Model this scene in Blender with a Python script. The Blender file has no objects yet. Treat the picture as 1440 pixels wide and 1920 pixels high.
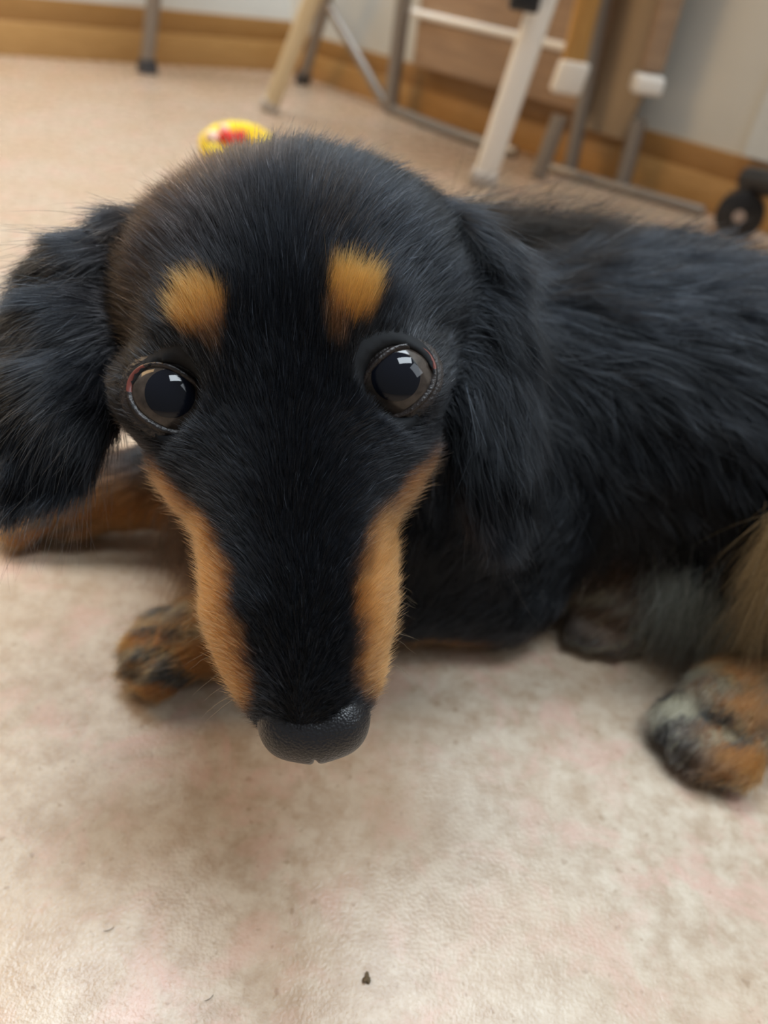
import bpy, math
import numpy as np
rng = np.random.default_rng(7)
scene = bpy.context.scene

# ------------------------------------------------------------------ camera
CAM_H, PITCH, ROLL, FPX = .24, math.radians(36), math.radians(9), 1442.0
_F = np.array([0, math.cos(PITCH), -math.sin(PITCH)])
_U0 = np.array([0, math.sin(PITCH), math.cos(PITCH)]); _R0 = np.array([1., 0, 0])
_R = math.cos(ROLL)*_R0 + math.sin(ROLL)*_U0
_U = -math.sin(ROLL)*_R0 + math.cos(ROLL)*_U0
_O = np.array([0, 0, CAM_H])
def ray(x, y): return _F + (x-720)/FPX*_R + (960-y)/FPX*_U
def at(x, y, t): return _O + ray(x, y)*t                       # a point of the room seen at that distance
def flr(x, y, z=0.0): d = ray(x, y); return _O + d*(z-CAM_H)/d[2]
def aty(x, y, Y): d = ray(x, y); return _O + d*(Y/d[1])
from mathutils import Matrix, Vector
cam = bpy.data.cameras.new('camera'); camo = bpy.data.objects.new('camera', cam)
scene.collection.objects.link(camo)
m = Matrix(((_R[0], _U[0], -_F[0], _O[0]), (_R[1], _U[1], -_F[1], _O[1]), (_R[2], _U[2], -_F[2], _O[2]), (0, 0, 0, 1)))
camo.matrix_world = m
cam.sensor_fit = 'VERTICAL'; cam.sensor_height = 36; cam.lens = FPX/1920*36
cam.clip_start = .01; cam.clip_end = 50
cam.dof.use_dof = True; cam.dof.focus_distance = .182; cam.dof.aperture_fstop = 9.5
scene.camera = camo

# ------------------------------------------------------------------ world, lights, exposure
scene.view_settings.view_transform = 'Standard'; scene.view_settings.look = 'None'
scene.view_settings.gamma = 1; scene.view_settings.exposure = 0.15
w = bpy.data.worlds.new('world'); scene.world = w; w.use_nodes = True
w.node_tree.nodes['Background'].inputs[0].default_value = (.80, .80, .78, 1)
w.node_tree.nodes['Background'].inputs[1].default_value = .18
def area(name, loc, target, sx, sy, power, col):
    l = bpy.data.lights.new(name, 'AREA'); l.shape = 'RECTANGLE'; l.size = sx; l.size_y = sy; l.energy = power; l.color = col
    o = bpy.data.objects.new(name, l); scene.collection.objects.link(o); o.location = loc
    o.rotation_euler = (Vector(target)-Vector(loc)).to_track_quat('-Z', 'Y').to_euler(); return o
area('ceiling_panel_light', (-.05, 1.08, 2.3), (.0, .7, 0), 1.5, .8, 58, (.80, .91, 1))
area('ceiling_panel_light', (.55, .0, 2.35), (.5, .1, 0), 1.2, .6, 31, (.82, .92, 1))
area('daylight_window', (1.8, -.1, 1.9), (.2, .3, 0), 1.2, 1.2, 14, (.82, .91, 1))
area('warm_wall_lamp', (-1.35, .85, 1.3), (-.4, .8, 0), 1.0, .8, 15, (1, .64, .30))

# ------------------------------------------------------------------ helpers
def link(o): scene.collection.objects.link(o); return o
def empty(name, loc, label=None, cat=None, group=None):
    o = bpy.data.objects.new(name, None); o.location = loc; o.empty_display_size = .02
    if label: o['label'] = label; o['category'] = cat
    if group: o['group'] = group
    return link(o)
def mesh_obj(name, V, Fc, mats, parent=None, smooth=True, fmat=None):
    me = bpy.data.meshes.new(name); me.from_pydata([tuple(map(float, v)) for v in V], [], [tuple(map(int, f)) for f in Fc]); me.update()
    if not isinstance(mats, (list, tuple)): mats = [mats]
    for mm in mats: me.materials.append(mm)
    if smooth: me.polygons.foreach_set('use_smooth', [True]*len(me.polygons))
    if fmat is not None: me.polygons.foreach_set('material_index', fmat)
    o = link(bpy.data.objects.new(name, me))
    if parent is not None:
        o.parent = parent; o.matrix_parent_inverse = Matrix.Translation(-parent.location)
    return o
class MB:
    def __init__(s): s.V = []; s.F = []; s.M = []
    def add(s, V, F, mi=0):
        n = len(s.V); s.V += [tuple(v) for v in V]; s.F += [tuple(i+n for i in f) for f in F]; s.M += [mi]*len(F)
    def box(s, c, ax, mi=0, bev=.0):   # c centre, ax three half-axis vectors
        c = np.array(c, float); ax = [np.array(a, float) for a in ax]
        if bev <= 0:
            V = [c+i*ax[0]+j*ax[1]+k*ax[2] for i in (-1, 1) for j in (-1, 1) for k in (-1, 1)]
            s.add(V, [(0, 1, 3, 2), (4, 6, 7, 5), (0, 4, 5, 1), (2, 3, 7, 6), (0, 2, 6, 4), (1, 5, 7, 3)], mi); return
        import bmesh
        bm = bmesh.new(); bmesh.ops.create_cube(bm, size=2)
        L = [np.linalg.norm(a) for a in ax]
        for v in bm.verts: v.co = Vector((v.co.x*L[0], v.co.y*L[1], v.co.z*L[2]))
        bmesh.ops.bevel(bm, geom=list(bm.edges), offset=bev, segments=3, affect='EDGES', profile=.5)
        u = [a/l for a, l in zip(ax, L)]
        bm.verts.index_update()
        s.add([c+v.co.x*u[0]+v.co.y*u[1]+v.co.z*u[2] for v in bm.verts], [[v.index for v in f.verts] for f in bm.faces], mi); bm.free()
    def tube(s, pts, r, n=20, mi=0, cap=True):
        pts = [np.array(p, float) for p in pts]; rr = r if isinstance(r, (list, tuple)) else [r]*len(pts)
        V = []; prev = None
        for i, p in enumerate(pts):
            d = (pts[min(i+1, len(pts)-1)]-pts[max(i-1, 0)]); d /= np.linalg.norm(d)
            a = np.array([0, 0, 1.]) if abs(d[2]) < .9 else np.array([1., 0, 0])
            if prev is None: e1 = np.cross(d, a)
            else: e1 = prev - d*(prev@d)
            e1 /= np.linalg.norm(e1); prev = e1; e2 = np.cross(d, e1)
            V += [p+rr[i]*(math.cos(t)*e1+math.sin(t)*e2) for t in np.arange(n)*2*math.pi/n]
        F = [(i*n+j, i*n+(j+1) % n, (i+1)*n+(j+1) % n, (i+1)*n+j) for i in range(len(pts)-1) for j in range(n)]
        if cap: F += [tuple(range(n))[::-1], tuple((len(pts)-1)*n+j for j in range(n))]
        s.add(V, F, mi)
    def build(s, name, mats, parent=None, smooth=False):
        o = mesh_obj(name, s.V, s.F, mats, parent, smooth, s.M)
        if not smooth:
            import bmesh
            me = o.data; bm = bmesh.new(); bm.from_mesh(me); bmesh.ops.recalc_face_normals(bm, faces=bm.faces)
            for f in bm.faces: f.smooth = True
            for e in bm.edges:
                if len(e.link_faces) == 2 and e.calc_face_angle(0) > .6: e.smooth = False
            bm.to_mesh(me); bm.free()
        return o
def bez(a, b, c, n=10):
    a, b, c = map(lambda q: np.array(q, float), (a, b, c)); return [(1-t)**2*a+2*t*(1-t)*b+t*t*c for t in np.linspace(0, 1, n)]

def mat(name, col, rough=.5, metal=0, **kw):
    mt = bpy.data.materials.new(name); mt.use_nodes = True; b = mt.node_tree.nodes['Principled BSDF']
    b.inputs['Base Color'].default_value = (*col, 1); b.inputs['Roughness'].default_value = rough; b.inputs['Metallic'].default_value = metal
    for k, v in kw.items(): b.inputs[k.replace('_', ' ')].default_value = v
    return mt
def noisy(mt, c1, c2, scale=8, detail=4, bump=0, bscale=200, stretch=None, rough=None):
    nt = mt.node_tree; N = nt.nodes; L = nt.links; b = N['Principled BSDF']
    tc = N.new('ShaderNodeTexCoord'); mp = N.new('ShaderNodeMapping'); L.new(tc.outputs['Object'], mp.inputs[0])
    if stretch: mp.inputs['Scale'].default_value = stretch
    n = N.new('ShaderNodeTexNoise'); n.inputs['Scale'].default_value = scale; n.inputs['Detail'].default_value = detail; L.new(mp.outputs[0], n.inputs['Vector'])
    r = N.new('ShaderNodeValToRGB'); r.color_ramp.elements[0].position = .35; r.color_ramp.elements[1].position = .65
    r.color_ramp.elements[0].color = (*c1, 1); r.color_ramp.elements[1].color = (*c2, 1)
    L.new(n.outputs['Fac'], r.inputs[0]); L.new(r.outputs[0], b.inputs['Base Color'])
    if bump:
        n2 = N.new('ShaderNodeTexNoise'); n2.inputs['Scale'].default_value = bscale; L.new(mp.outputs[0], n2.inputs['Vector'])
        bp = N.new('ShaderNodeBump'); bp.inputs['Strength'].default_value = bump; bp.inputs['Distance'].default_value = .001
        L.new(n2.outputs['Fac'], bp.inputs['Height']); L.new(bp.outputs[0], b.inputs['Normal'])
    return mt

# ------------------------------------------------------------------ materials of the room
def floor_mat():
    mt = mat('vinyl_floor', (.5, .4, .3), .3); nt = mt.node_tree; N = nt.nodes; L = nt.links; b = N['Principled BSDF']
    tc = N.new('ShaderNodeTexCoord')
    def noise(scale, detail=3, rough=.55, dist=0.):
        n = N.new('ShaderNodeTexNoise'); n.inputs['Scale'].default_value = scale; n.inputs['Detail'].default_value = detail
        n.inputs['Roughness'].default_value = rough; n.inputs['Distortion'].default_value = dist; L.new(tc.outputs['Object'], n.inputs['Vector']); return n
    def ramp(src, p0, p1, c0, c1):
        r = N.new('ShaderNodeValToRGB'); e = r.color_ramp.elements; e[0].position = p0; e[1].position = p1; e[0].color = (*c0, 1); e[1].color = (*c1, 1)
        L.new(src.outputs['Fac'], r.inputs[0]); return r
    def mix(f, a, c, typ='MIX'):
        x = N.new('ShaderNodeMixRGB'); x.blend_type = typ
        if isinstance(f, float): x.inputs[0].default_value = f
        else: L.new(f, x.inputs[0])
        L.new(a, x.inputs[1]); L.new(c, x.inputs[2]); return x
    a = ramp(noise(95, 6, .7), .38, .62, (.38, .275, .19), (.525, .43, .33))       # beige / pale grey grain
    pk = ramp(noise(38, 5, .65, .5), .50, .66, (0, 0, 0), (1, 1, 1))                # pink blotches
    pkc = N.new('ShaderNodeRGB'); pkc.outputs[0].default_value = (.54, .34, .27, 1)
    sc = N.new('ShaderNodeMath'); sc.operation = 'MULTIPLY'; sc.inputs[1].default_value = .8; L.new(pk.outputs[0], sc.inputs[0])
    m1 = mix(sc.outputs[0], a.outputs[0], pkc.outputs[0])
    tn = ramp(noise(9, 3, .6), .42, .62, (0, 0, 0), (1, 1, 1))                       # broad tan patches
    tnc = N.new('ShaderNodeRGB'); tnc.outputs[0].default_value = (.44, .30, .19, 1)
    sc2 = N.new('ShaderNodeMath'); sc2.operation = 'MULTIPLY'; sc2.inputs[1].default_value = .5; L.new(tn.outputs[0], sc2.inputs[0])
    m2 = mix(sc2.outputs[0], m1.outputs[0], tnc.outputs[0])
    fl = ramp(noise(260, 2, .5), .66, .72, (1, 1, 1), (.72, .66, .60))             # fine dark flecks
    m3 = mix(.8, m2.outputs[0], fl.outputs[0], 'MULTIPLY')
    L.new(m3.outputs[0], b.inputs['Base Color'])
    rr = N.new('ShaderNodeMapRange'); L.new(noise(60, 3).outputs['Fac'], rr.inputs[0]); rr.inputs[3].default_value = .22; rr.inputs[4].default_value = .34
    L.new(rr.outputs[0], b.inputs['Roughness'])
    bp = N.new('ShaderNodeBump'); bp.inputs['Strength'].default_value = .35; bp.inputs['Distance'].default_value = .0006
    L.new(noise(900, 2).outputs['Fac'], bp.inputs['Height']); L.new(bp.outputs[0], b.inputs['Normal'])
    return mt
M_floor = floor_mat()
M_wall = noisy(mat('wallpaper', (.5, .47, .42), .8), (.63, .63, .585), (.69, .69, .645), 5, 3, .3, 300)
M_wood = noisy(mat('baseboard_wood', (.45, .25, .08), .4), (.42, .23, .075), (.52, .30, .11), 30, 5, 0, 0, (1, 1, 14))
M_woodd = noisy(mat('baseboard_cap_wood', (.33, .17, .05), .4), (.33, .17, .05), (.38, .20, .065), 30, 5, 0, 0, (1, 1, 14))
M_grey = mat('grey_metal', (.30, .275, .25), .35, .6)
M_dgrey = mat('dark_rubber', (.05, .05, .055), .5)
M_white = mat('white_paint', (.90, .88, .83), .35)
M_cream = mat('cream_paint', (.72, .62, .42), .4)
M_orange = noisy(mat('varnished_wood', (.5, .3, .08), .35), (.45, .25, .07), (.58, .33, .10), 20, 4, 0, 0, (8, 8, 1))
M_panel = noisy(mat('brown_veneer', (.36, .25, .17), .45), (.33, .225, .15), (.42, .29, .19), 14, 4, 0, 0, (1, 1, 8))
M_black = mat('black_plastic', (.02, .02, .022), .3)
M_chrome = mat('chrome', (.5, .45, .45), .2, 1)

# ------------------------------------------------------------------ the room
def unit_(v): v = np.array([v[0], v[1], 0.]); return v/np.linalg.norm(v)
def struct(o): o['kind'] = 'structure'; return o
b = MB(); b.box((0, 1.2, -.01), ((4, 0, 0), (0, 4, 0), (0, 0, .01))); struct(b.build('floor', M_floor))
Pc = flr(541, 134); Pl = flr(0, 102); Pr = flr(1350, 405)
dl = (Pl-Pc)/np.linalg.norm(Pl-Pc); dr = (Pr-Pc)/np.linalg.norm(Pr-Pc)
def outn(d):   # horizontal normal pointing away from the camera
    n = np.array([-d[1], d[0], 0.]); return n if n @ (Pc-_O) > 0 else -n
nl, nr = outn(dl), outn(dr)
Z = np.array([0, 0, 1.])
def wallbox(name, d, n, L, m_):
    b = MB(); b.box(Pc+d*L/2+n*.05+Z*1.2, (d*(L/2+.05), n*.05, Z*1.2)); return struct(b.build(name, m_))
wallbox('wall_left', dl, nl, 2.6, M_wall); wallbox('wall_right', dr, nr, 2.4, M_wall)
def board(name, d, n, L, h):
    b = MB(); b.box(Pc+d*L/2-n*.004+Z*h*.29, (d*L/2, n*.006, Z*h*.29), 0, .001)
    b.box(Pc+d*L/2-n*.003+Z*h*.79, (d*L/2, n*.0035, Z*h*.21), 1, .001); return struct(b.build(name, [M_wood, M_woodd]))
board('baseboard_left', dl, nl, 2.6, .092); board('baseboard_right', dr, nr, 2.4, .078)
b = MB(); tp = flr(1365, 409); dd = (tp-Pc) @ dr
b.box(Pc+dr*(dd+.11)-nr*.012+Z*1.2, (dr*.11, nr*.012, Z*1.118)); 
struct(b.build('trim_1', mat('white_trim', (.62, .66, .66), .4)))

# ------------------------------------------------------------------ furniture at the walls (only the feet show)
def leg_line(foot, px2, Y, h):
    """foot on the floor; passes through pixel ray px2 at distance Y; continued to height h"""
    f = np.array(foot); q = aty(*px2, Y); d = (q-f); return f, f+d*(h/d[2])

# folding table with slanted pale legs
f1, t1 = leg_line(flr(903, 348), (1018, 0), 1.07, .66)
f2, t2 = leg_line(flr(503, 210), (585, 0), 1.33, .66)
tb = empty('folding_table', tuple((f1+f2)/2*np.array([1, 1, 0])), 'folding table on two slanted pale legs standing before the corner of the room', 'table')
def pale_leg(f, t, w, m_):
    b = MB(); d = (t-f)/np.linalg.norm(t-f); s = np.cross(d, [0, 1, 0]); s /= np.linalg.norm(s); e = np.cross(d, s)
    b.box((f+t)/2+d*.006, (s*w*.76, e*w*.5, d*(np.linalg.norm(t-f)/2-.006)), 0, w*.35); o = b.build('leg', m_, tb)
    b = MB(); b.box(f+d*.008+Z*.003, (s*w*.86, e*w*.62, d*.009), 0, .003); fo = b.build('foot_cap', mat('cap', (.5, .46, .42), .5), o)
    return o
o = pale_leg(f1, t1, .0205, M_white); o['label'] = 'white painted leg'
o = pale_leg(f2, t2, .0165, M_cream); o['label'] = 'cream leg'
f3, t3 = leg_line(flr(566, 157), (612, 0), 1.66, .66)
b = MB(); b.tube([f3, t3], .011); o = b.build('leg', M_grey, tb); o['label'] = 'thin dark grey leg'
b = MB(); b.tube([f3, f3+(t3-f3)*.03], .015); b.build('foot_cap', M_dgrey, o)
kn = aty(985, -6, 1.06); b = MB(); b.box(kn, ((.017, 0, 0), (0, .016, 0), (0, 0, .014)), 0, .004); b.build('hinge', M_black, tb)
cx = (t1+t2+t3)/3; b = MB(); ut = unit_(t1-t2); b.box((t1+t2)/2+Z*.01+np.array([ut[1], -ut[0], 0])*0, (ut*.28, np.cross(Z, ut)*.15, Z*.012), 0, .005); b.build('tabletop', M_panel, tb)

# low brown cabinet on a grey tube frame with floor bars
cy = 1.44
cabl = aty(778, 40, cy); cabr = aty(1062, 110, cy); zb = min(aty(800, 112, cy)[2], aty(960, 140, cy)[2])
dcab = np.array([dr[0], dr[1], 0])
fD, tD = leg_line(flr(731, 212), (757, 0), 1.54, .30)
fH, tH = leg_line(flr(1066, 331), (1132, 0), 1.25, .30)
cab = empty('low_cabinet', tuple((fD+fH)/2), 'low brown wooden cabinet on thin grey metal legs against the wall', 'cabinet')
u = (fH-fD); uL = np.linalg.norm(u); u /= uL; nn = np.array([-u[1], u[0], 0.]); nn = nn if nn[1] > 0 else -nn
q0 = aty(790, 118, 1.58)
b = MB(); b.box((fD+fH)/2+nn*.06+u*.01+Z*(q0[2]+.19), (u*(uL/2-.02), nn*.05, Z*.19), 0, .004); b.build('cabinet_body', M_panel, cab)
b = MB(); b.tube([fD+nn*.008+Z*(q0[2]+.075)+u*.02, fH+nn*.008+Z*(q0[2]+.075)-u*.01], .006); b.build('rail', M_white, cab)
for f, t in ((fD, tD), (fH, tH)):
    b = MB(); b.tube([f+Z*.004, t], .013 if f is fD else .0105); b.build('leg', M_grey, cab)
b = MB(); b.tube(bez(fD+Z*.008, (fD+fH)/2+Z*.008-nn*.03, flr(965, 296)+Z*.008, 14), .008); b.build('floor_bar', M_grey, cab)
f, t = aty(613, 6, 1.66), aty(722, 195, 1.58)
b = MB(); b.tube([f+(f-t)*.6, t], .0085); b.build('brace', M_grey, cab)

# wooden rack with white joints on a grey runner
fG, tG = leg_line(flr(1008, 335), (1068, 170), 1.185, .085)
fI, tI = leg_line(flr(1163, 358), (1212, 172), 1.20, .095)
ch = empty('wooden_rack', tuple((fG+fI)/2), 'wooden rack with white joint blocks on grey metal feet by the right wall', 'rack')
def joint(f, t, px, Y, w, hw, top, mm):
    b = MB(); b.tube([f+Z*.004, t], .0115); lg = b.build('leg', M_grey, ch)
    c = aty(*px, Y); d = (t-f)/np.linalg.norm(t-f)
    b = MB(); b.box(c, (np.array([w, 0, 0]), np.array([0, .018, 0]), d*hw), 0, .006); b.build('joint_block', M_white, lg)
    q = aty(*top, Y); v = (q-c); v = v/v[2]
    b = MB(); b.box(c+v*(.25), (np.array([w*.75, 0, 0]), np.array([0, .012, 0]), v*.235), 0, .005); b.build('post', mm, ch)
    return c+v*.48
pA = joint(fG, tG, (1068, 145), 1.185, .020, .020, (1102, 0), M_orange)
pB = joint(fI, tI, (1213, 158), 1.20, .020, .012, (1258, 0), M_panel)
b = MB(); fb0, fb1 = flr(1030, 324), flr(1316, 406)
b.tube([fb0+Z*.007, fb1+Z*.007], .0065); b.build('runner', M_grey, ch)
def onwall(px, off):   # point on a plane parallel to the right wall, off metres before it
    d = ray(*px); t = ((Pc-nr*off-_O) @ nr)/(d @ nr); return _O+d*t
poly = [onwall(p, .035) for p in ((1098, 240), (1172, 262), (1222, 150), (1290, -30), (1350, -260), (1190, -300), (1132, 0))]
b = MB(); b.add(poly+[p-nr*.008 for p in poly], [tuple(range(7)), tuple(range(13, 6, -1))]+[(i, (i+1) % 7, 7+(i+1) % 7, 7+i) for i in range(7)])
b.build('back_panel', mat('tan_plywood', (.40, .31, .21), .5), ch)
um = unit_(pB-pA); b = MB(); b.box((pA+pB)/2+Z*.0, (um*.12, np.cross(Z, um)*.05, Z*.012), 0, .004); b.build('top_rail', M_orange, ch)

# slim pole stand at the left
fA, tA = leg_line(flr(277, 137), (291, 0), 1.555, .50)
st = empty('pole_stand', tuple(fA), 'slim grey metal pole standing on a small dark foot before the left wall', 'stand')
b = MB(); b.tube([fA+Z*.02, tA], .0125); l = b.build('pole', M_grey, st)
b = MB(); b.tube([fA+Z*.001, fA+Z*.022], [.019, .016]); b.build('foot', M_dgrey, st)
b = MB(); b.tube([tA-Z*.01, tA+Z*.01], .10, 40); b.build('tray', M_dgrey, st)
# rolling stand: one black caster in view
cst = flr(1371, 443); hub = cst+np.array([.12, -.25, .09])
of = empty('rolling_stand', tuple(hub*np.array([1, 1, 0])), 'rolling stand with a black caster at the right edge in front of the baseboard', 'stand')
for k in range(3):
    a = math.atan2(.25, -.12)+k*2*math.pi/3; L = .277 if k == 0 else .20
    e = hub+np.array([math.cos(a)*L, math.sin(a)*L, -.022])
    b = MB(); b.tube([hub, (hub+e)/2+Z*.006, e+(e-hub)*.04], [.022, .018, .014]); arm = b.build('base_arm', M_black, of)
    wc = np.array([e[0], e[1], .0285]); wd = (_O-wc)*np.array([1, 1, 0]); wd /= np.linalg.norm(wd)
    b = MB(); b.tube([wc-wd*.019, wc-wd*.016, wc+wd*.016, wc+wd*.019], [.023, .0285, .0285, .023], 40); cs = b.build('caster', M_black, arm)
    b = MB(); b.tube([wc-wd*.0215, wc+wd*.0215], .0075, 24); b.build('hub_cap', M_chrome, arm)
    b = MB(); b.tube([wc+Z*.02, e], .014); b.build('caster_stem', M_black, arm)
b = MB(); b.tube([hub-Z*.02, hub+Z*.70], .018); b.build('pole', M_chrome, of)
b = MB(); b.tube([hub+Z*.70, hub+Z*.72], .11, 40); b.build('tray', M_dgrey, of)

# ------------------------------------------------------------------ toy on the floor behind the head
toy_c = flr(446, 305)+Z*.031
ty = empty('dog_toy', tuple(toy_c*np.array([1, 1, 0])), 'yellow fringed dog toy with red and white pieces on the floor behind the head', 'toy')
V = []; F_ = []; n1, n2 = 56, 22
for i in range(n1):
    A = 2*math.pi*i/n1
    for j in range(n2):
        B = 2*math.pi*j/n2; r = .014*(1+.16*math.cos(A*22)*(.5+.5*math.cos(B))); Rr = .031
        V.append(toy_c+np.array([(Rr+r*math.cos(B))*math.cos(A)*1.05, (Rr+r*math.cos(B))*math.sin(A)*.75, r*math.sin(B)+.012*math.sin(A)-.014]))
        F_.append((i*n2+j, ((i+1) % n1)*n2+j, ((i+1) % n1)*n2+(j+1) % n2, i*n2+(j+1) % n2))
mesh_obj('fringed_ring', V, F_, noisy(mat('yellow_yarn', (.85, .62, .02), .8), (.78, .50, .01), (.90, .72, .03), 60, 3, .6, 500), ty)
M_red = mat('red_felt', (.75, .03, .02), .6); M_pink = mat('pale_pink_felt', (.85, .62, .5), .7)
def blob(name, c, r, m_, par, nz=0., e=1.):
    V = []; F_ = []; n, k = 20, 12
    for i in range(k+1):
        t = math.pi*i/k
        for j in range(n):
            p = 2*math.pi*j/n; rr = 1+nz*math.sin(3*p+2*t)*math.sin(t)
            V.append(np.array(c)+np.array([r[0]*math.sin(t)*math.cos(p), r[1]*math.sin(t)*math.sin(p), r[2]*math.cos(t)])*rr)
    for i in range(k):
        for j in range(n): F_.append((i*n+j, i*n+(j+1) % n, (i+1)*n+(j+1) % n, (i+1)*n+j))
    return mesh_obj(name, V, F_, m_, par)
blob('red_felt_piece', toy_c+np.array([-.008, -.016, .000]), (.012, .007, .008), M_red, ty, .2)
blob('red_felt_piece', toy_c+np.array([.006, -.014, .002]), (.007, .007, .008), M_red, ty, .2)
blob('pale_felt_piece', toy_c+np.array([-.028, -.012, -.004]), (.009, .008, .008), M_pink, ty, .25)
blob('pale_felt_piece', toy_c+np.array([-.016, -.008, .007]), (.006, .006, .005), M_pink, ty, .25)

# ------------------------------------------------------------------ the dog: signed distances, one continuous skin
def smin(a, b, k):
    h = np.clip(.5+.5*(b-a)/k, 0, 1); return b*(1-h)+a*h-k*h*(1-h)
def d_ell(P, c, r, Rm=None):
    q = P-c
    if Rm is not None: q = q @ Rm.T
    k0 = np.linalg.norm(q/r, axis=-1); k1 = np.linalg.norm(q/(np.array(r)**2), axis=-1)+1e-9
    return k0*(k0-1)/k1
def d_cone(P, a, b, ra, rb):
    ab = b-a; t = np.clip(((P-a) @ ab)/(ab @ ab), 0, 1)
    return np.linalg.norm(P-a-t[..., None]*ab, axis=-1)-(ra+(rb-ra)*t)
EL, ER = at(314, 748, .192), at(748, 716, .192)
NT = at(606, 1418, .167); EM = (EL+ER)/2
X = ER-EL; X /= np.linalg.norm(X); Y = NT-EM; Y -= X*(X@Y); Y /= np.linalg.norm(Y)
Zh = np.cross(Y, X); Zh = Zh if Zh @ (_O-EM) > 0 else -Zh
HM = np.stack([X, Y, Zh])                       # world -> head
def H(x, y, z): return EM+(X*x+Y*y+Zh*z)*.01
def tohead(P): return (P-EM) @ HM.T*100
EYE_R = .0121
eyes = []
for s, E in ((-1, EL), (1, ER)):
    g = (_O-E); g /= np.linalg.norm(g)
    g = g+X*s*.10; g /= np.linalg.norm(g); eyes.append((E-g*.0100, g, s))
prims = []    # (group, fn, lo, hi, k)
def E_(grp, c, r, k=.012, head=False, Rm=None):
    c = H(*c) if head else np.array(c, float); r = np.array(r, float)*(.01 if head else 1)
    Rm2 = HM if head else Rm
    R_ = max(r); prims.append((grp, lambda P, c=c, r=r, Rm=Rm2: d_ell(P, c, r, Rm), c-R_, c+R_, k))
def C_(grp, a, b, ra, rb, k=.012):
    a = np.array(a, float); b = np.array(b, float); R_ = max(ra, rb)
    prims.append((grp, lambda P: d_cone(P, a, b, ra, rb), np.minimum(a, b)-R_, np.maximum(a, b)+R_, k))
# head (centimetres in the head's own frame: x across, y to the nose, z out of the forehead)
E_('head', (0, -3.2, -2.4), (4.1, 4.35, 3.5), .01, True)
for s in (-1, 1): E_('head', (s*2.6, -4.2, -3.0), (2.3, 2.85, 2.5), .014, True)
E_('head', (0, -1.2, -1.6), (3.55, 3.2, 2.3), .012, True)
for s in (-1, 1):
    E_('head', (s*1.75, -1.7, -.35), (1.15, 1.15, .95), .012, True)
    E_('head', (s*2.35, .2, -1.9), (1.35, 2.4, 1.6), .012, True)
E_('head', (0, 1.6, -1.25), (2.05, 2.6, 1.75), .014, True)
E_('head', (0, 4.0, -1.5), (2.2, 3.0, 1.75), .014, True)
E_('head', (.06, 5.6, -1.55), (1.95, 2.3, 1.6), .012, True)
E_('head', (.22, 7.05, -1.45), (1.28, 1.35, 1.2), .010, True)
E_('head', (.28, 7.5, -1.15), (1.12, .95, .92), .006, True)
E_('head', (0, 3.2, -2.8), (1.4, 4.2, 1.1), .012, True)
for c, g, s in eyes:
    R_ = EYE_R+.0011; prims.append(('head', lambda P, c=c, R_=R_: np.linalg.norm(P-c, axis=-1)-R_, c-R_, c+R_, .005))
# neck and trunk
C_('neck', H(0, -4.5, -4.0), (-.015, .285, .10), .040, .050, .02)
C_('neck', H(0, -1.0, -4.5), (-.045, .268, .075), .026, .040, .02)
E_('chest', (-.02, .275, .066), (.058, .052, .062), .02)
C_('torso', (.01, .302, .083), (.10, .325, .088), .060, .062, .03)
C_('torso', (.10, .325, .088), (.20, .322, .090), .062, .064, .03)
C_('torso', (.20, .322, .090), (.275, .275, .078), .064, .064, .03)
C_('torso', (.01, .285, .050), (.06, .300, .052), .050, .046, .03)
E_('thigh', (.205, .262, .066), (.056, .046, .060), .018)
C_('tail', (.315, .235, .055), (.315, .14, .022), .018, .012, .02)
C_('tail', (.315, .14, .022), (.25, .075, .014), .012, .006, .01)
# forelegs
C_('legs', (.045, .268, .062), (.052, .262, .030), .036, .030, .02)
C_('legs', (.052, .258, .026), (-.025, .226, .022), .022, .016, .014)
C_('legs', (-.025, .226, .022), (-.045, .214, .022), .016, .017, .012)
C_('legs', (-.055, .292, .062), (-.085, .294, .030), .034, .022, .02)
C_('legs', (-.085, .294, .030), (-.130, .280, .022), .021, .0165, .014)
# hind legs
C_('legs', (.160, .290, .045), (.118, .285, .026), .034, .020, .02)
C_('legs', (.118, .285, .024), (.112, .268, .018), .018, .016, .012)
C_('legs', (.205, .245, .045), (.205, .222, .022), .036, .020, .018)
C_('legs', (.205, .226, .020), (.165, .220, .020), .019, .018, .012)
claws = []
def paw(c, d, w, L, zt):
    d = np.array(d, float); d[2] = 0; d /= np.linalg.norm(d); s = np.array([-d[1], d[0], 0]); c = np.array(c, float)
    E_('paw', c+Z*.001-d*w*.15, (w*.86, w*.86, zt*.97), .010)
    for i, o in enumerate((-1.05, -.37, .37, 1.05)):
        fw = L*(1.0 if abs(o) < .5 else .78); a = c+s*o*w*.55*.8+Z*.002; e = c+d*fw+s*o*w*.62+Z*(-zt*.42)
        C_('paw', a, e, w*.35, w*.37, .0026)
        if abs(c[0]-.106) > .01: claws.append((e+d*w*.24-Z*w*.10, e+d*w*.46-Z*w*.28))
paw((-.062, .208, .0165), (-.93, -.36, 0), .0200, .0225, .0165)
paw((-.146, .273, .0165), (-1, -.22, 0), .0175, .021, .0165)
paw((.106, .267, .0150), (.05, -1, 0), .0180, .016, .0150)
paw((.147, .213, .0165), (-.64, -.76, 0), .0215, .0215, .0160)
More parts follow.
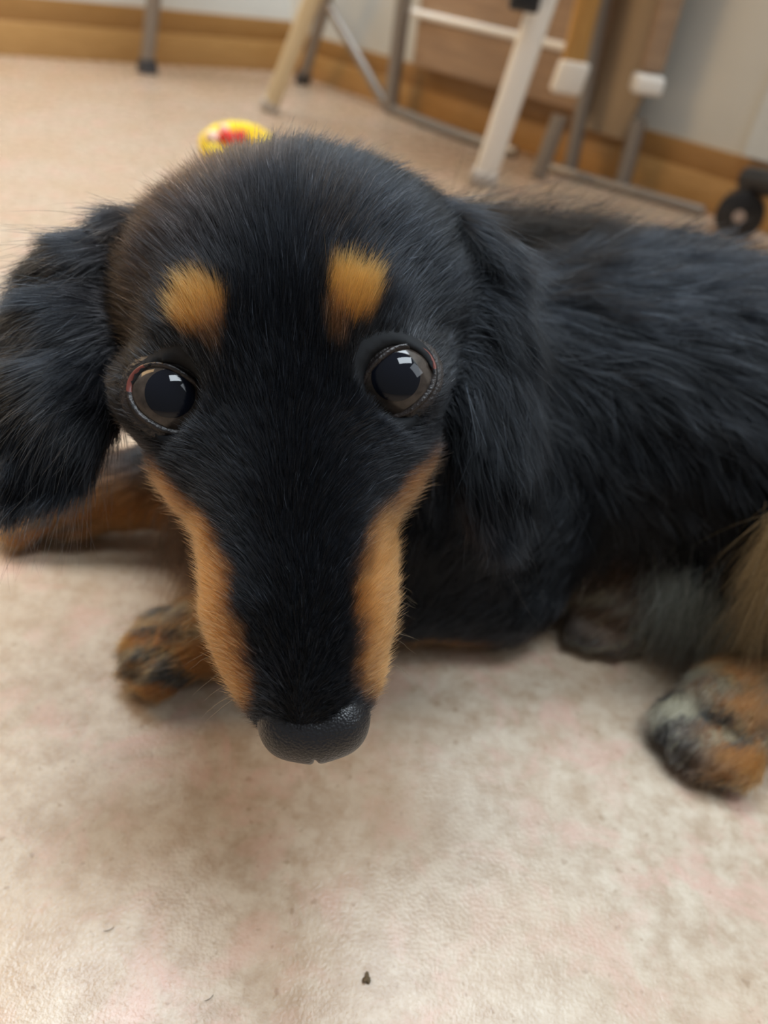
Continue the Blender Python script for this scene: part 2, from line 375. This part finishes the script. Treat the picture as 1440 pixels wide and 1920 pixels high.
# ears: broad thin flaps
def ear(grp, pts, rad, nrm, flat):
    n = np.array(nrm, float); n /= np.linalg.norm(n)
    for i in range(len(pts)-1):
        a, b2 = pts[i], pts[i+1]; ra, rb = rad[i], rad[i+1]
        def fn(P, a=a, b2=b2, ra=ra, rb=rb, n=n):
            ab = b2-a; ab = ab-n*(ab@n)*0; t = np.clip(((P-a) @ ab)/(ab@ab), 0, 1); q = P-a-t[..., None]*ab
            qn = q @ n; q = q+n*(qn*(flat-1))[..., None]
            return (np.linalg.norm(q, axis=-1)-(ra+(rb-ra)*t))/ (1+.5*(flat-1)*.6)
        R_ = max(ra, rb); prims.append((grp, fn, np.minimum(a, b2)-R_, np.maximum(a, b2)+R_, .010))
earL = [at(232, 462, .226), at(155, 540, .222), at(118, 650, .216), at(108, 760, .211), at(86, 828, .208), at(46, 885, .207)]
earR = [at(842, 455, .232), at(892, 520, .232), at(912, 640, .229), at(918, 780, .226), at(928, 880, .226), at(938, 945, .226)]
tv = (_O-earL[2]); tv /= np.linalg.norm(tv)
ear('ear_left', earL, [.010, .0105, .0115, .0118, .0092, .0050], tv-X*.35, 2.6)
tv = (_O-earR[2]); tv /= np.linalg.norm(tv)
ear('ear_right', earR, [.010, .010, .0105, .0105, .008, .005], tv+X*.35, 2.6)

STEP = .0016
lo = np.array([-.175, .055, -.004]); hi = np.array([.36, .40, .222])
dim = np.ceil((hi-lo)/STEP).astype(int); F3 = np.full(dim, .05, np.float32)
def region(lo_, hi_, pad):
    i0 = np.maximum(((lo_-pad-lo)/STEP).astype(int), 0); i1 = np.minimum(((hi_+pad-lo)/STEP).astype(int)+2, dim)
    return tuple(slice(a, b_) for a, b_ in zip(i0, i1))
def gridpts(sl):
    ax = [lo[i]+np.arange(sl[i].start, sl[i].stop)*STEP for i in range(3)]
    return np.stack(np.meshgrid(*ax, indexing='ij'), -1)
for grp, fn, l_, h_, k in prims:
    sl = region(l_, h_, k+.006); P = gridpts(sl); F3[sl] = smin(F3[sl], fn(P).astype(np.float32), k)
for c, g, s in eyes:                                             # the sockets
    cc = c+g*.0125; sl = region(cc-.012, cc+.012, .004); P = gridpts(sl)
    F3[sl] = np.maximum(F3[sl], (.0094-np.linalg.norm(P-cc, axis=-1)).astype(np.float32))
    F3[sl] = np.maximum(F3[sl], (EYE_R-.0012-np.linalg.norm(P-c, axis=-1)).astype(np.float32))
sl = (slice(0, dim[0]), slice(0, dim[1]), slice(0, dim[2])); zz = (lo[2]+np.arange(dim[2])*STEP)
F3 = np.maximum(F3, (.0006-zz)[None, None, :].astype(np.float32))  # paws and belly flatten on the floor

def surface_nets(G, lo, step):
    s = G < 0; nx, ny, nz = G.shape
    cs = np.zeros((nx-1, ny-1, nz-1), np.int8)
    for i in (0, 1):
        for j in (0, 1):
            for k in (0, 1): cs += s[i:nx-1+i, j:ny-1+j, k:nz-1+k]
    act = (cs > 0) & (cs < 8); idx = -np.ones(act.shape, np.int64); I = np.argwhere(act); idx[act] = np.arange(len(I))
    acc = np.zeros((len(I), 3)); cnt = np.zeros(len(I))
    cor = [(i, j, k) for i in (0, 1) for j in (0, 1) for k in (0, 1)]
    for a in cor:
        for b_ in cor:
            if sum(abs(np.array(a)-b_)) == 1 and a < b_:
                va = G[I[:, 0]+a[0], I[:, 1]+a[1], I[:, 2]+a[2]]; vb = G[I[:, 0]+b_[0], I[:, 1]+b_[1], I[:, 2]+b_[2]]
                c = (va < 0) != (vb < 0); t = np.where(c, va/(va-vb+1e-20), 0)
                p = np.array(a)+t[:, None]*(np.array(b_)-a); acc[c] += p[c]; cnt[c] += 1
    V = lo+(I+acc/cnt[:, None])*step; Q = []
    for ax in range(3):
        o1, o2 = [(1, 2), (2, 0), (0, 1)][ax]
        sa = [slice(None)]*3; sb = [slice(None)]*3; sa[ax] = slice(0, -1); sb[ax] = slice(1, None)
        ch_ = s[tuple(sa)] != s[tuple(sb)]; J = np.argwhere(ch_); J = J[(J[:, o1] > 0) & (J[:, o2] > 0) & (J[:, o1] < G.shape[o1]-1) & (J[:, o2] < G.shape[o2]-1)]
        ins = s[J[:, 0], J[:, 1], J[:, 2]]
        def cell(d1, d2):
            K = J.copy(); K[:, o1] -= d1; K[:, o2] -= d2; return idx[K[:, 0], K[:, 1], K[:, 2]]
        q = np.stack([cell(1, 1), cell(0, 1), cell(0, 0), cell(1, 0)], 1); q[~ins] = q[~ins][:, ::-1]; Q.append(q)
    return V, np.concatenate(Q)
V, Q = surface_nets(F3, lo, STEP); del F3
# light relaxation
for it in range(2):
    acc = np.zeros_like(V); cnt = np.zeros(len(V))
    for a, b_ in ((0, 1), (1, 2), (2, 3), (3, 0)):
        for p, q in ((a, b_), (b_, a)):
            np.add.at(acc, Q[:, p], V[Q[:, q]]); np.add.at(cnt, Q[:, p], 1)
    V = V*.5+acc/cnt[:, None]*.5
VN = np.zeros_like(V); fn_ = np.cross(V[Q[:, 2]]-V[Q[:, 0]], V[Q[:, 3]]-V[Q[:, 1]])
for i in range(4): np.add.at(VN, Q[:, i], fn_)
VN /= np.linalg.norm(VN, axis=1, keepdims=True)+1e-12

GR = ['head', 'neck', 'chest', 'torso', 'thigh', 'tail', 'legs', 'paw', 'ear_left', 'ear_right']
def groups(P):
    out = np.full((len(P), len(GR)), 1.0)
    for grp, fn, l_, h_, k in prims:
        i = GR.index(grp); out[:, i] = np.minimum(out[:, i], fn(P))
    e = np.exp(-(out-out.min(1, keepdims=True))/.004); return e/e.sum(1, keepdims=True)
_fr = rng.normal(size=(5, 3, 3)); _ph = rng.uniform(0, 6.28, (5, 3))
def vnoise(P, f):
    o = np.zeros((len(P), 3))
    for i in range(5): o += np.sin(P @ _fr[i]*f*(1+.35*i)+_ph[i])/(1+.3*i)
    return o/2.2
def sst(x, a, b_): t = np.clip((x-a)/(b_-a), 0, 1); return t*t*(3-2*t)
BLACK = np.array([.0060, .0070, .0092]); BROWNB = np.array([.020, .0135, .010]); TAN = np.array([.42, .175, .050]); BROW = np.array([.36, .16, .038])
DTAN = np.array([.20, .095, .04]); GREY = np.array([.16, .15, .13]); PALE = np.array([.42, .32, .18])
def furcolor(P, W, N_):
    h = tohead(P); x, y, z = h.T; ax = np.abs(x); n1 = vnoise(P, 500)[:, 0]; n2 = vnoise(P, 170)[:, 1]; n3 = vnoise(P, 260)[:, 2]
    col = np.tile(BLACK, (len(P), 1))
    def put(mask, c):
        nonlocal col; col = col*(1-mask[:, None])+np.array(c)*mask[:, None]
    hd = W[:, 0]+W[:, 1]*.3
    put(hd*sst(-x, 2.4, 4.0)*sst(y, 1.5, 0)*.45, BROWNB)
    put(hd*sst(-z, 3.5, 6)*.3, BROWNB)
    b_ = np.interp(y, [-2, .6, 1.8, 2.7, 3.5, 4.2, 6, 7.5, 8.5], [4.6, 3.9, 3.1, 2.45, 1.75, 1.50, 1.30, 1.22, 1.2])
    ns_ = x-np.interp(y, [4, 7.5], [0, .25]); ax2 = np.abs(ns_); b_ = b_+sst(x, 0, 1)*np.interp(y, [1, 2.7, 3.5, 4.2, 5.5], [.15, .22, .32, .22, 0]); mz = sst(ax2-b_+n1*.12, -.32, .42)*sst(y, 1.1, 2.3)
    mix_ = sst(y, 7.85, 7.2)
    put(W[:, 0]*mz*mix_, TAN)
    put(W[:, 0]*mz*sst(y, 3.6, 2.0)*sst(ax, 1.8, 2.4)*.5, (.50, .17, .06))
    under = sst(-z, 2.4, 3.4)*sst(y, .8, 2.2)*W[:, 0]
    put(W[:, 0]*under*.8, TAN*.8)
    e = np.sqrt(((ax-1.80)/.66)**2+((y+1.72)/.80)**2)+n1*.10; front = sst(z, -.9, -.3)
    put(front*sst(e, 1.12, .78)*W[:, 0], BROW)
    e2 = np.sqrt(((ax-1.42)/.30)**2+((y+1.0)/.62)**2)+n1*.12
    put(front*sst(e2, 1.2, .6)*.5*W[:, 0], DTAN)
    rr_ = np.hypot(ax-2.9, (y-.0)); put(front*W[:, 0]*np.exp(-((rr_-1.05)/.42)**2)*sst(-y, -1.2, .5)*.75, (.017, .018, .020))
    # chest / throat
    left = sst(-P[:, 0], .035, .060)
    put((W[:, 1]+W[:, 2])*left*.75, DTAN*.6); put((W[:, 1]+W[:, 2])*left*sst(n2, .1, .8)*.4, PALE*.4)
    # legs and paws
    lg = W[:, 6]; low = sst(-P[:, 2], -.045, -.022)
    put(lg*low*sst(-P[:, 0], -.02, .0), TAN*.75); put(lg*sst(-P[:, 2], -.018, -.010)*sst(-P[:, 0], -.065, -.045), TAN*.6); put(lg*low*sst(P[:, 0], .15, .17), TAN*.75)
    pw = W[:, 7]; put(pw, TAN*.72); put(pw*sst(n3+n2*.6, .0, .45), (.03, .032, .034)); put(pw*sst(n1+n3*.7, .35, .9)*.7, PALE*.8)
    put(pw*sst(P[:, 0], .118, .13)*sst(P[:, 2], .024, .032)*sst(-n1-n2, -1.0, .2)*.8, TAN*.8); fp = sst(P[:, 0], .05, .09)*pw; fq = fp*sst(P[:, 0], .145, .125); put(fq*.92, (.06, .06, .055)); put(fq*sst(n3+n1, .1, .6)*.85, (.36, .32, .22))
    th = (W[:, 4]+lg)*sst(P[:, 0], .120, .135)*sst(-P[:, 1], -.255, -.235)
    st_ = sst(P[:, 0], .188, .172)
    put(th*st_*(.35+.2*np.sin(n2*4)), PALE*.5)
    return np.clip(col, 0, 1)
WV = groups(V)
BC = furcolor(V, WV, VN)

def attr_mat(name, hair=False):
    mt = bpy.data.materials.new(name); mt.use_nodes = True; nt = mt.node_tree; N = nt.nodes; L = nt.links
    at_ = N.new('ShaderNodeAttribute'); at_.attribute_name = 'coat'
    if hair:
        N.remove(N['Principled BSDF']); hb = N.new('ShaderNodeBsdfHairPrincipled'); hb.model = 'CHIANG'; hb.parametrization = 'COLOR'
        L.new(at_.outputs['Color'], hb.inputs['Color']); hb.inputs['Roughness'].default_value = .18; hb.inputs['Radial Roughness'].default_value = .5; hb.inputs['IOR'].default_value = 1.34
        df = N.new('ShaderNodeBsdfDiffuse'); L.new(at_.outputs['Color'], df.inputs[0]); mx = N.new('ShaderNodeMixShader'); mx.inputs[0].default_value = .2; L.new(hb.outputs[0], mx.inputs[1]); L.new(df.outputs[0], mx.inputs[2]); L.new(mx.outputs[0], N['Material Output'].inputs[0])
    else:
        b = N['Principled BSDF']; L.new(at_.outputs['Color'], b.inputs['Base Color']); b.inputs['Roughness'].default_value = .7
        b.inputs['Specular IOR Level'].default_value = .2
    return mt
M_skin = attr_mat('dog_skin'); M_fur = attr_mat('dog_fur', True)
dog = empty('dog', (.0, .25, 0), 'black and tan long-haired dachshund lying on the floor, looking up', 'dog')
body = mesh_obj('body', V, Q, M_skin, dog)
ca = body.data.color_attributes.new('coat', 'FLOAT_COLOR', 'POINT')
ca.data.foreach_set('color', np.concatenate([BC*.8, np.ones((len(BC), 1))], 1).astype(np.float32).ravel())

# ------------------------------------------------------------------ eyes, lids, nose, claws, whiskers
M_eye = mat('eye_globe', (.035, .022, .016), .03, 0, IOR=1.45)
M_iris = noisy(mat('iris', (.10, .06, .035), .05, 0, IOR=1.45), (.035, .027, .022), (.062, .048, .040), 500, 4)
M_pupil = mat('pupil', (.005, .006, .010), .02, 0, IOR=1.45)
M_lid = noisy(mat('eyelid_skin', (.03, .024, .022), .42), (.012, .010, .010), (.028, .020, .018), 250, 3, .4, 900)
M_caruncle = mat('eye_corner_skin', (.16, .045, .035), .25)
def cap_mesh(c, g, R_, a0, a1, nt=26, npz=64):
    e1 = X-g*(X@g); e1 /= np.linalg.norm(e1); e2 = np.cross(g, e1); V_ = []; F_ = []
    for i in range(nt+1):
        th = a0+(a1-a0)*i/nt
        for j in range(npz):
            ph = 2*math.pi*j/npz; V_.append(c+R_*(math.cos(th)*g+math.sin(th)*(math.cos(ph)*e1+math.sin(ph)*e2)))
    for i in range(nt):
        for j in range(npz): F_.append((i*npz+j, i*npz+(j+1) % npz, (i+1)*npz+(j+1) % npz, (i+1)*npz+j))
    return V_, F_
def opening(ph, s):
    """half-angle of the gap between the lids; ph measured from the head's x axis towards image down"""
    if s < 0: ph = math.pi-ph
    t = ph-math.radians(-37)                   # the outer corner sits a little higher
    return math.radians(40.5+7.5*math.cos(2*t)+3.0*max(0, math.cos(t))**9+6.5*max(0, -math.cos(t))**9)
lid_src = []
for c, g, s in eyes:
    Vs, Fs = cap_mesh(c, g, EYE_R, .001, math.pi-.001, 40); eye = mesh_obj('eye', Vs, Fs, M_eye, dog)
    Vs, Fs = cap_mesh(c, g, EYE_R+.00005, .001, math.radians(47)); mesh_obj('iris', Vs, Fs, M_iris, eye).parent = eye
    gp = g-Y*.13-X*s*.07; gp /= np.linalg.norm(gp); Vs, Fs = cap_mesh(c, gp, EYE_R+.0001, .001, math.radians(30)); mesh_obj('pupil', Vs, Fs, M_pupil, eye)
    e1 = X-g*(X@g); e1 /= np.linalg.norm(e1); e2 = np.cross(g, e1); e2 = e2 if e2@Y > 0 else -e2
    prof = [(0, -.0008), (0, .0003), (1.2, .00085), (3.2, .00115), (5, .00095), (6.2, .0007), (8, .00105), (13, .0016), (20, .0018), (30, .0013), (42, -.0002)]
    V_ = []; F_ = []; fm = []; n = 96
    for i, (da, dr_) in enumerate(prof):
        for j in range(n):
            ph = 2*math.pi*j/n; th = opening(ph, s)+math.radians(da)
            V_.append(c+(EYE_R+dr_)*(math.cos(th)*g+math.sin(th)*(math.cos(ph)*e1+math.sin(ph)*e2)))
    for i in range(len(prof)-1):
        for j in range(n):
            F_.append((i*n+j, i*n+(j+1) % n, (i+1)*n+(j+1) % n, (i+1)*n+j))
            ph = 2*math.pi*(j+.5)/n; a = (ph if s > 0 else math.pi-ph); a = (a+math.pi) % (2*math.pi)-math.pi
            fm.append(1 if i < 3 and abs(a+.65) < .40 else 0)
    ld = mesh_obj('eyelid', V_, F_, [M_lid, M_caruncle], dog, True, fm)
    lid_src.append((np.array(V_), np.array(F_)[n*5:], c, g))

# nose leather
def nose():
    st = .0004; l0 = H(0, 8.0, -1.0)-.024; d = np.array([120, 120, 120]); ax = [l0[i]+np.arange(d[i])*st for i in range(3)]
    P = np.stack(np.meshgrid(*ax, indexing='ij'), -1); h = (P-EM) @ HM.T*100
    def el(c, r): q = h-np.array(c); k0 = np.linalg.norm(q/np.array(r), axis=-1); return k0*(k0-1)/(np.linalg.norm(q/np.array(r)**2, axis=-1)+1e-9)
    G = el((.30, 8.02, -1.08), (1.12, .93, .80))
    for s in (-1, 1): G = smin(G, el((.30+s*.68, 7.88, -1.12), (.64, .84, .76)), .30)
    G = smin(G, el((.30, 7.85, -1.6), (.75, .7, .6)), .3)
    for s in (-1, 1):
        G = -smin(-G, el((.30+s*.62, 8.72, -1.45), (.26, .30, .20)), .08)
        G = -smin(-G, el((.30+s*1.34, 8.16, -1.22), (.30, .22, .09)), .06)
    G = -smin(-G, el((.30, 8.93, -1.5), (.05, .3, .7)), .10)
    return surface_nets((G*.01).astype(np.float32), l0, st)
Vn, Qn = nose()
def nose_mat():
    mt = mat('nose_leather', (.012, .012, .014), .32); nt = mt.node_tree; N = nt.nodes; L = nt.links; b = N['Principled BSDF']
    tc = N.new('ShaderNodeTexCoord'); v = N.new('ShaderNodeTexVoronoi'); v.inputs['Scale'].default_value = 1700; L.new(tc.outputs['Object'], v.inputs['Vector'])
    bp = N.new('ShaderNodeBump'); bp.inputs['Strength'].default_value = .5; bp.inputs['Distance'].default_value = .0003; bp.invert = True
    L.new(v.outputs['Distance'], bp.inputs['Height']); L.new(bp.outputs[0], b.inputs['Normal']); return mt
mesh_obj('nose', Vn, Qn, nose_mat(), dog)
M_claw = mat('claw_horn', (.03, .025, .022), .35)
for a, e in claws:
    b = MB(); a = np.maximum(a, [-9, -9, .003]); e = np.maximum(e, [-9, -9, .0015]); b.tube([a, (a+e)/2+Z*.0008, e], [.0022, .0018, .0005], 10); b.build('claw', M_claw, dog)

# ------------------------------------------------------------------ fur
def sample(Vs, Qs, wt, n):
    T = np.concatenate([Qs[:, [0, 1, 2]], Qs[:, [0, 2, 3]]]); A = np.linalg.norm(np.cross(Vs[T[:, 1]]-Vs[T[:, 0]], Vs[T[:, 2]]-Vs[T[:, 0]]), axis=1)
    w_ = A*wt[T].mean(1); c = np.cumsum(w_); r = rng.uniform(0, c[-1], n); k = np.searchsorted(c, r)
    u, v = rng.uniform(size=(2, n)); f = u+v > 1; u[f] = 1-u[f]; v[f] = 1-v[f]; bc = np.stack([1-u-v, u, v], 1)
    return T[k], bc
def curves(name, pts, rad, col, parent, m_):
    n, s = pts.shape[:2]; cu = bpy.data.hair_curves.new(name); cu.add_curves([s]*n)
    cu.attributes['position'].data.foreach_set('vector', pts.astype(np.float32).ravel())
    ra = cu.attributes.get('radius') or cu.attributes.new('radius', 'FLOAT', 'POINT'); ra.data.foreach_set('value', rad.astype(np.float32).ravel())
    c = cu.attributes.new('coat', 'FLOAT_COLOR', 'POINT')
    cc = np.concatenate([np.repeat(col, s, 0), np.ones((n*s, 1))], 1) if col.shape[0] == n else col
    c.data.foreach_set('color', cc.astype(np.float32).ravel())
    cu.materials.append(m_); o = link(bpy.data.objects.new(name, cu)); o.parent = parent; o.matrix_parent_inverse = Matrix.Translation(-parent.location); return o
def unit(v): return v/(np.linalg.norm(v, axis=-1, keepdims=True)+1e-12)
def eye_clear(P):
    ok = np.ones(len(P), bool)
    for c, g, s in eyes:
        q = P-c; r = np.linalg.norm(q, axis=1); th = np.arccos(np.clip((q@g)/r, -1, 1))
        e1 = X-g*(X@g); e1 /= np.linalg.norm(e1); e2 = np.cross(g, e1); e2 = e2 if e2@Y > 0 else -e2
        ph = np.arctan2(q@e2, q@e1); ph = np.where(s < 0, math.pi-ph, ph); t = ph+math.radians(37)
        ok &= ~((r < EYE_R+.006) & (th < np.radians(52+6*np.cos(2*t))))
    return ok
def flow(P, W, h):
    x, y, z = h.T; fx = np.where(y > 1, .62, .30)*x; fy = -1.1*np.ones_like(y)
    nz_ = sst(y, 6.6, 7.6); fy = fy*(1-nz_)+nz_*(-.55+.0*y); fx = fx*(1+nz_*.8)
    # around the eyes the hair parts outward
    for s in (-1, 1):
        dx, dy = x-s*2.9, y-.0; r = np.sqrt(dx*dx+dy*dy); k = np.exp(-(r/1.5)**2)*1.3
        fx = fx+k*dx/(r+.2); fy = fy+k*dy/(r+.2)*.9
    hf = unit(fx[:, None]*X+fy[:, None]*Y-.25*Zh)
    down = np.array([0, 0, -1.])
    ns = sst(P[:, 2], .15, .09)
    tf = unit(np.stack([np.full(len(P), .8), np.zeros(len(P))-.0, -.25-.9*ns], 1))
    nf = unit(np.stack([.35+0*x, .25+0*x, -.8+0*x], 1)); chf = unit(np.stack([-.25+0*x, -.25+0*x, -.9+0*x], 1))
    el = unit(earL[-1]-earL[1]); er = unit(earR[-1]-earR[1])
    tl = sst(h[:, 1], -3.0, 1.0)[:, None]
    xl = np.clip(-(h[:, 0]+5.2)/2., -.6, 1)[:, None]
    fel = unit(el*(.55+tl)+(-X)*(.5*xl+.45*(1-tl))); fer = unit(er*1.2+X*.25*(1-tl))
    lf = unit(np.stack([-.5+0*x, -.3+0*x, -.4+0*x], 1)); pf = unit(np.stack([np.where(x > 8, -.5, -.8), -.5+0*x, -.15+0*x], 1))
    thf = unit(np.stack([-.25+0*x, -.2+0*x, -.9+0*x], 1)); taf = unit(np.stack([0*x-.2, -.8+0*x, -.5+0*x], 1))
    Fs = [hf, nf, chf, tf, thf, taf, lf, pf, fel, fer]
    return unit(sum(W[:, i:i+1]*Fs[i] for i in range(10)))
def lengths(P, W, h, N_):
    x, y, z = h.T
    hl = np.interp(y, [-9, -6, -3, 0, 2, 5, 7.3, 8], [.017, .014, .0105, .0070, .0058, .0050, .0042, .0028])
    for s in (-1, 1):
        r = np.hypot(x-s*2.9, y); hl = np.where(r < 1.6, hl*(.45+.55*sst(r, .9, 1.6)), hl)
    tl = sst(y, -6, -2)
    Ls = [hl, .020+0*x, .022+0*x, .024+0*x, .026+0*x, .045+0*x, .010+0*x, .0065+0*x, .0125+.002*tl, .018+0*x]
    return sum(W[:, i]*Ls[i] for i in range(10))
def grow(name, n, wt, seg, r0, r1, lay=.85, mess=.12, bend=.0, mode='body', colmul=1., src=None, lenmul=1., clump=.0, grav=0.):
    Vs, Qs, Ns, Ws = src or (V, Q, VN, WV)
    T, bc = sample(Vs, Qs, wt, n)
    P = (Vs[T]*bc[..., None]).sum(1); N_ = unit((Ns[T]*bc[..., None]).sum(1)); W = (Ws[T]*bc[..., None]).sum(1)
    if mode != 'lid':
        ok = eye_clear(P); P, N_, W = P[ok], N_[ok], W[ok]
    n = len(P); h = tohead(P); f = flow(P, W, h)
    f = f+vnoise(P, 130)*mess*.8+vnoise(P, 420)*mess*.6+rng.normal(size=(n, 3))*mess*.55; f = unit(f)
    ft = unit(f-N_*np.clip((f*N_).sum(1), -1, .6)[:, None])
    L_ = lengths(P, W, h, N_)*lenmul*rng.uniform(.55, 1.15, n)
    ly = np.clip(lay+rng.normal(size=n)*.09, 0, .97)[:, None]
    d0 = unit(ft*ly+N_*(1-ly)*1.15)
    pts = np.zeros((n, seg, 3)); pts[:, 0] = P-N_*.0003; d = d0.copy(); st = (L_/(seg-1))[:, None]
    wob = vnoise(P, 260)*.10
    for i in range(1, seg):
        pts[:, i] = pts[:, i-1]+d*st
        if grav: d = unit(d+np.array([0, 0, -grav])/seg+wob*(clump)+ft*.10)
        else: d = unit(d+ft*.18+wob*clump)
    pts[:, :, 2] = np.maximum(pts[:, :, 2], .0006)
    t = np.linspace(0, 1, seg); rad = (r0*(1-t)**.7+r1)[None, :]*rng.uniform(.75, 1.25, (n, 1))
    col = furcolor(P, W, N_)*colmul; dk = sst(-col.mean(1), -.12, -.03)[:, None]
    col = col*np.where(rng.random((n, 1)) < .5, 1, np.exp(rng.normal(size=(n, 1))*(.28+.95*dk))); col = np.clip(col, .002, .8)
    return pts, rad, col
view = unit(_O-V); facing = (VN*view).sum(1); fw = np.where(facing > -.25, 1., .22)
hv = tohead(V)
hw = WV[:, 0]*fw; hw = hw*(1-sst(hv[:, 1], 8.0, 8.35)*.85)
p, r, c = grow('head', 330000, hw, 5, .000058, .000010, .80, .20)
curves('head_fur', p, r, c, dog, M_fur)
lids = []
for Vl, Ql, c_, g_ in lid_src:
    Nl = unit(Vl-c_); Wl = np.zeros((len(Vl), 10)); Wl[:, 0] = 1; Wl = Wl
    lids.append(grow('lid', 16000, np.ones(len(Vl)), 4, .00005, .00001, .86, .14, mode='lid', src=(Vl, Ql, Nl, Wl), lenmul=1.0))
curves('eyelid_fur', np.concatenate([a[0] for a in lids]), np.concatenate([a[1] for a in lids]), np.concatenate([a[2] for a in lids]), dog, M_fur)
for i, nm in ((8, 'left'), (9, 'right')):
    p, r, c = grow('ear', 42000, WV[:, i]*np.maximum(fw, .5), 8, .00006, .00001, .90, .16, clump=1.0, grav=.12)
    o = curves('ear_fur', p, r, c, dog, M_fur); o['label'] = 'long silky black ear hair'
bw = (WV[:, 1]+WV[:, 2]+WV[:, 3]+WV[:, 4]+WV[:, 5]*.6)*fw
p, r, c = grow('body', 120000, bw, 7, .00011, .00002, .88, .22, clump=1.5, grav=.1)
curves('body_fur', p, r, c, dog, M_fur)
p, r, c = grow('leg', 60000, (WV[:, 6]+WV[:, 7]*1.6)*fw, 5, .00008, .00002, .84, .2)
curves('leg_fur', p, r, c, dog, M_fur)
p, r, c = grow('guard', 9000, hw*sst(hv[:, 1], .5, 1.5), 5, .00003, .000006, .50, .2, lenmul=1.15)
curves('guard_hair', p, r, c, dog, M_fur)
p, r, c = grow('wisp', 1700, WV[:, 8]+WV[:, 9]*.6, 8, .000035, .000008, .72, .3, lenmul=1.9, clump=.6, grav=.1)
curves('ear_wisps', p, r, c, dog, M_fur)
# ruff standing up at the withers
def tuft(name, centers, n, L_, dirv, spread, colr, r0, par=dog, label=None, seg=8, grav=.6):
    k = rng.integers(0, len(centers), n); P = np.array(centers)[k]+rng.normal(size=(n, 3))*spread
    d = unit(np.array(dirv, float)+rng.normal(size=(n, 3))*.22+vnoise(P, 200)*.25); pts = np.zeros((n, seg, 3)); pts[:, 0] = P
    ln = L_*rng.uniform(.5, 1.1, n)[:, None]/(seg-1)
    for i in range(1, seg):
        pts[:, i] = pts[:, i-1]+d*ln; d = unit(d+np.array([0, 0, -grav/seg])+vnoise(P, 300)*.03)
    pts[:, :, 2] = np.maximum(pts[:, :, 2], .0006)
    t = np.linspace(0, 1, seg); rad = (r0*(1-t)**.7+.00001)[None]*np.ones((n, 1))
    col = np.array(colr)*(rng.uniform(.5, 1.5, (n, 1))*(1+.5*vnoise(P, 350)[:, :1]).clip(.3, 2)); o = curves(name, pts, rad, col, par, M_fur)
    if label: o['label'] = label
    return o
wt_ = [np.array([.010+.055*a, .332+.014*a, .143]) for a in np.linspace(0, 1, 9)]
tuft('withers_ruff', wt_, 9000, .030, (.85, .12, .32), .006, (.006, .0045, .0035), .00010, label='brownish black hair standing up behind the neck')
bl = [np.array([.125+.035*a, .262-.012*a, .040]) for a in np.linspace(0, 1, 6)]
tuft('belly_fringe', bl, 2600, .038, (-.12, -.35, -.8), .006, (.24, .25, .22), .00009, label='wispy grey belly hair')
tf_ = [np.array([.143+.012*a, .238-.006*a, .094-.050*a]) for a in np.linspace(0, 1, 7)]
tuft('thigh_feathering', tf_, 2000, .034, (-.02, -.2, -.9), .0026, (.34, .235, .12), .00010, label='pale tan feathering on the thigh')
ht = [np.array([-.062, .252, .030]), np.array([-.070, .250, .040]), np.array([-.078, .258, .035])]
tuft('chest_fringe', ht, 2500, .030, (-.1, -.4, -.8), .007, (.055, .030, .018), .00009, label='reddish brown chest hair')
# whiskers
wp = []; 
for s in (-1, 1):
    for i in range(14):
        y = 4.5+3*rng.random(); xx = np.interp(y, [4, 6, 7.5], [1.9, 1.75, 1.2]); a = H(s*xx, y, -1.2-rng.random()*.9)
        d = unit(X*s*1.0+Y*rng.uniform(-.1, .45)-Zh*rng.uniform(0, .5)); wp.append([a+d*.0022*j*rng.uniform(.9, 1.0)+Z*-.00012*j*j for j in range(7)])
wp = np.array(wp); curves('whiskers', wp, np.tile(np.linspace(.00007, .00001, 7), (len(wp), 1)), np.tile([.10, .08, .05], (len(wp), 1)), dog, M_fur)
# a few loose hairs and a crumb lying on the floor
def lying(px, L_, ang, r_, name, label, cat, m_):
    c = flr(*px)+Z*.0004; b = MB(); pts = [c+np.array([math.cos(ang+.5*t)*L_*(t-.5), math.sin(ang+.5*t)*L_*(t-.5), 0]) for t in np.linspace(0, 1, 8)]
    b.tube(pts, [r_*.3]+[r_]*6+[r_*.3], 6); o = b.build(name, m_); o['label'] = label; o['category'] = cat; return o
M_hair = mat('loose_hair', (.03, .025, .02), .5)
lying((205, 1745), .0032, .3, .00009, 'loose_hair', 'short dark hair lying alone on the floor at lower left', 'hair', M_hair)
lying((393, 1874), .0030, .5, .00010, 'loose_hair', 'short dark hair on the floor left of the crumb', 'hair', M_hair)
cr = blob('crumb', flr(687, 1836)+Z*.0006, (.0010, .0014, .0006), mat('crumb_brown', (.10, .065, .03), .8), None, .4)
cr['label'] = 'tiny brown crumb on the pale floor in front of the dog'; cr['category'] = 'crumb'
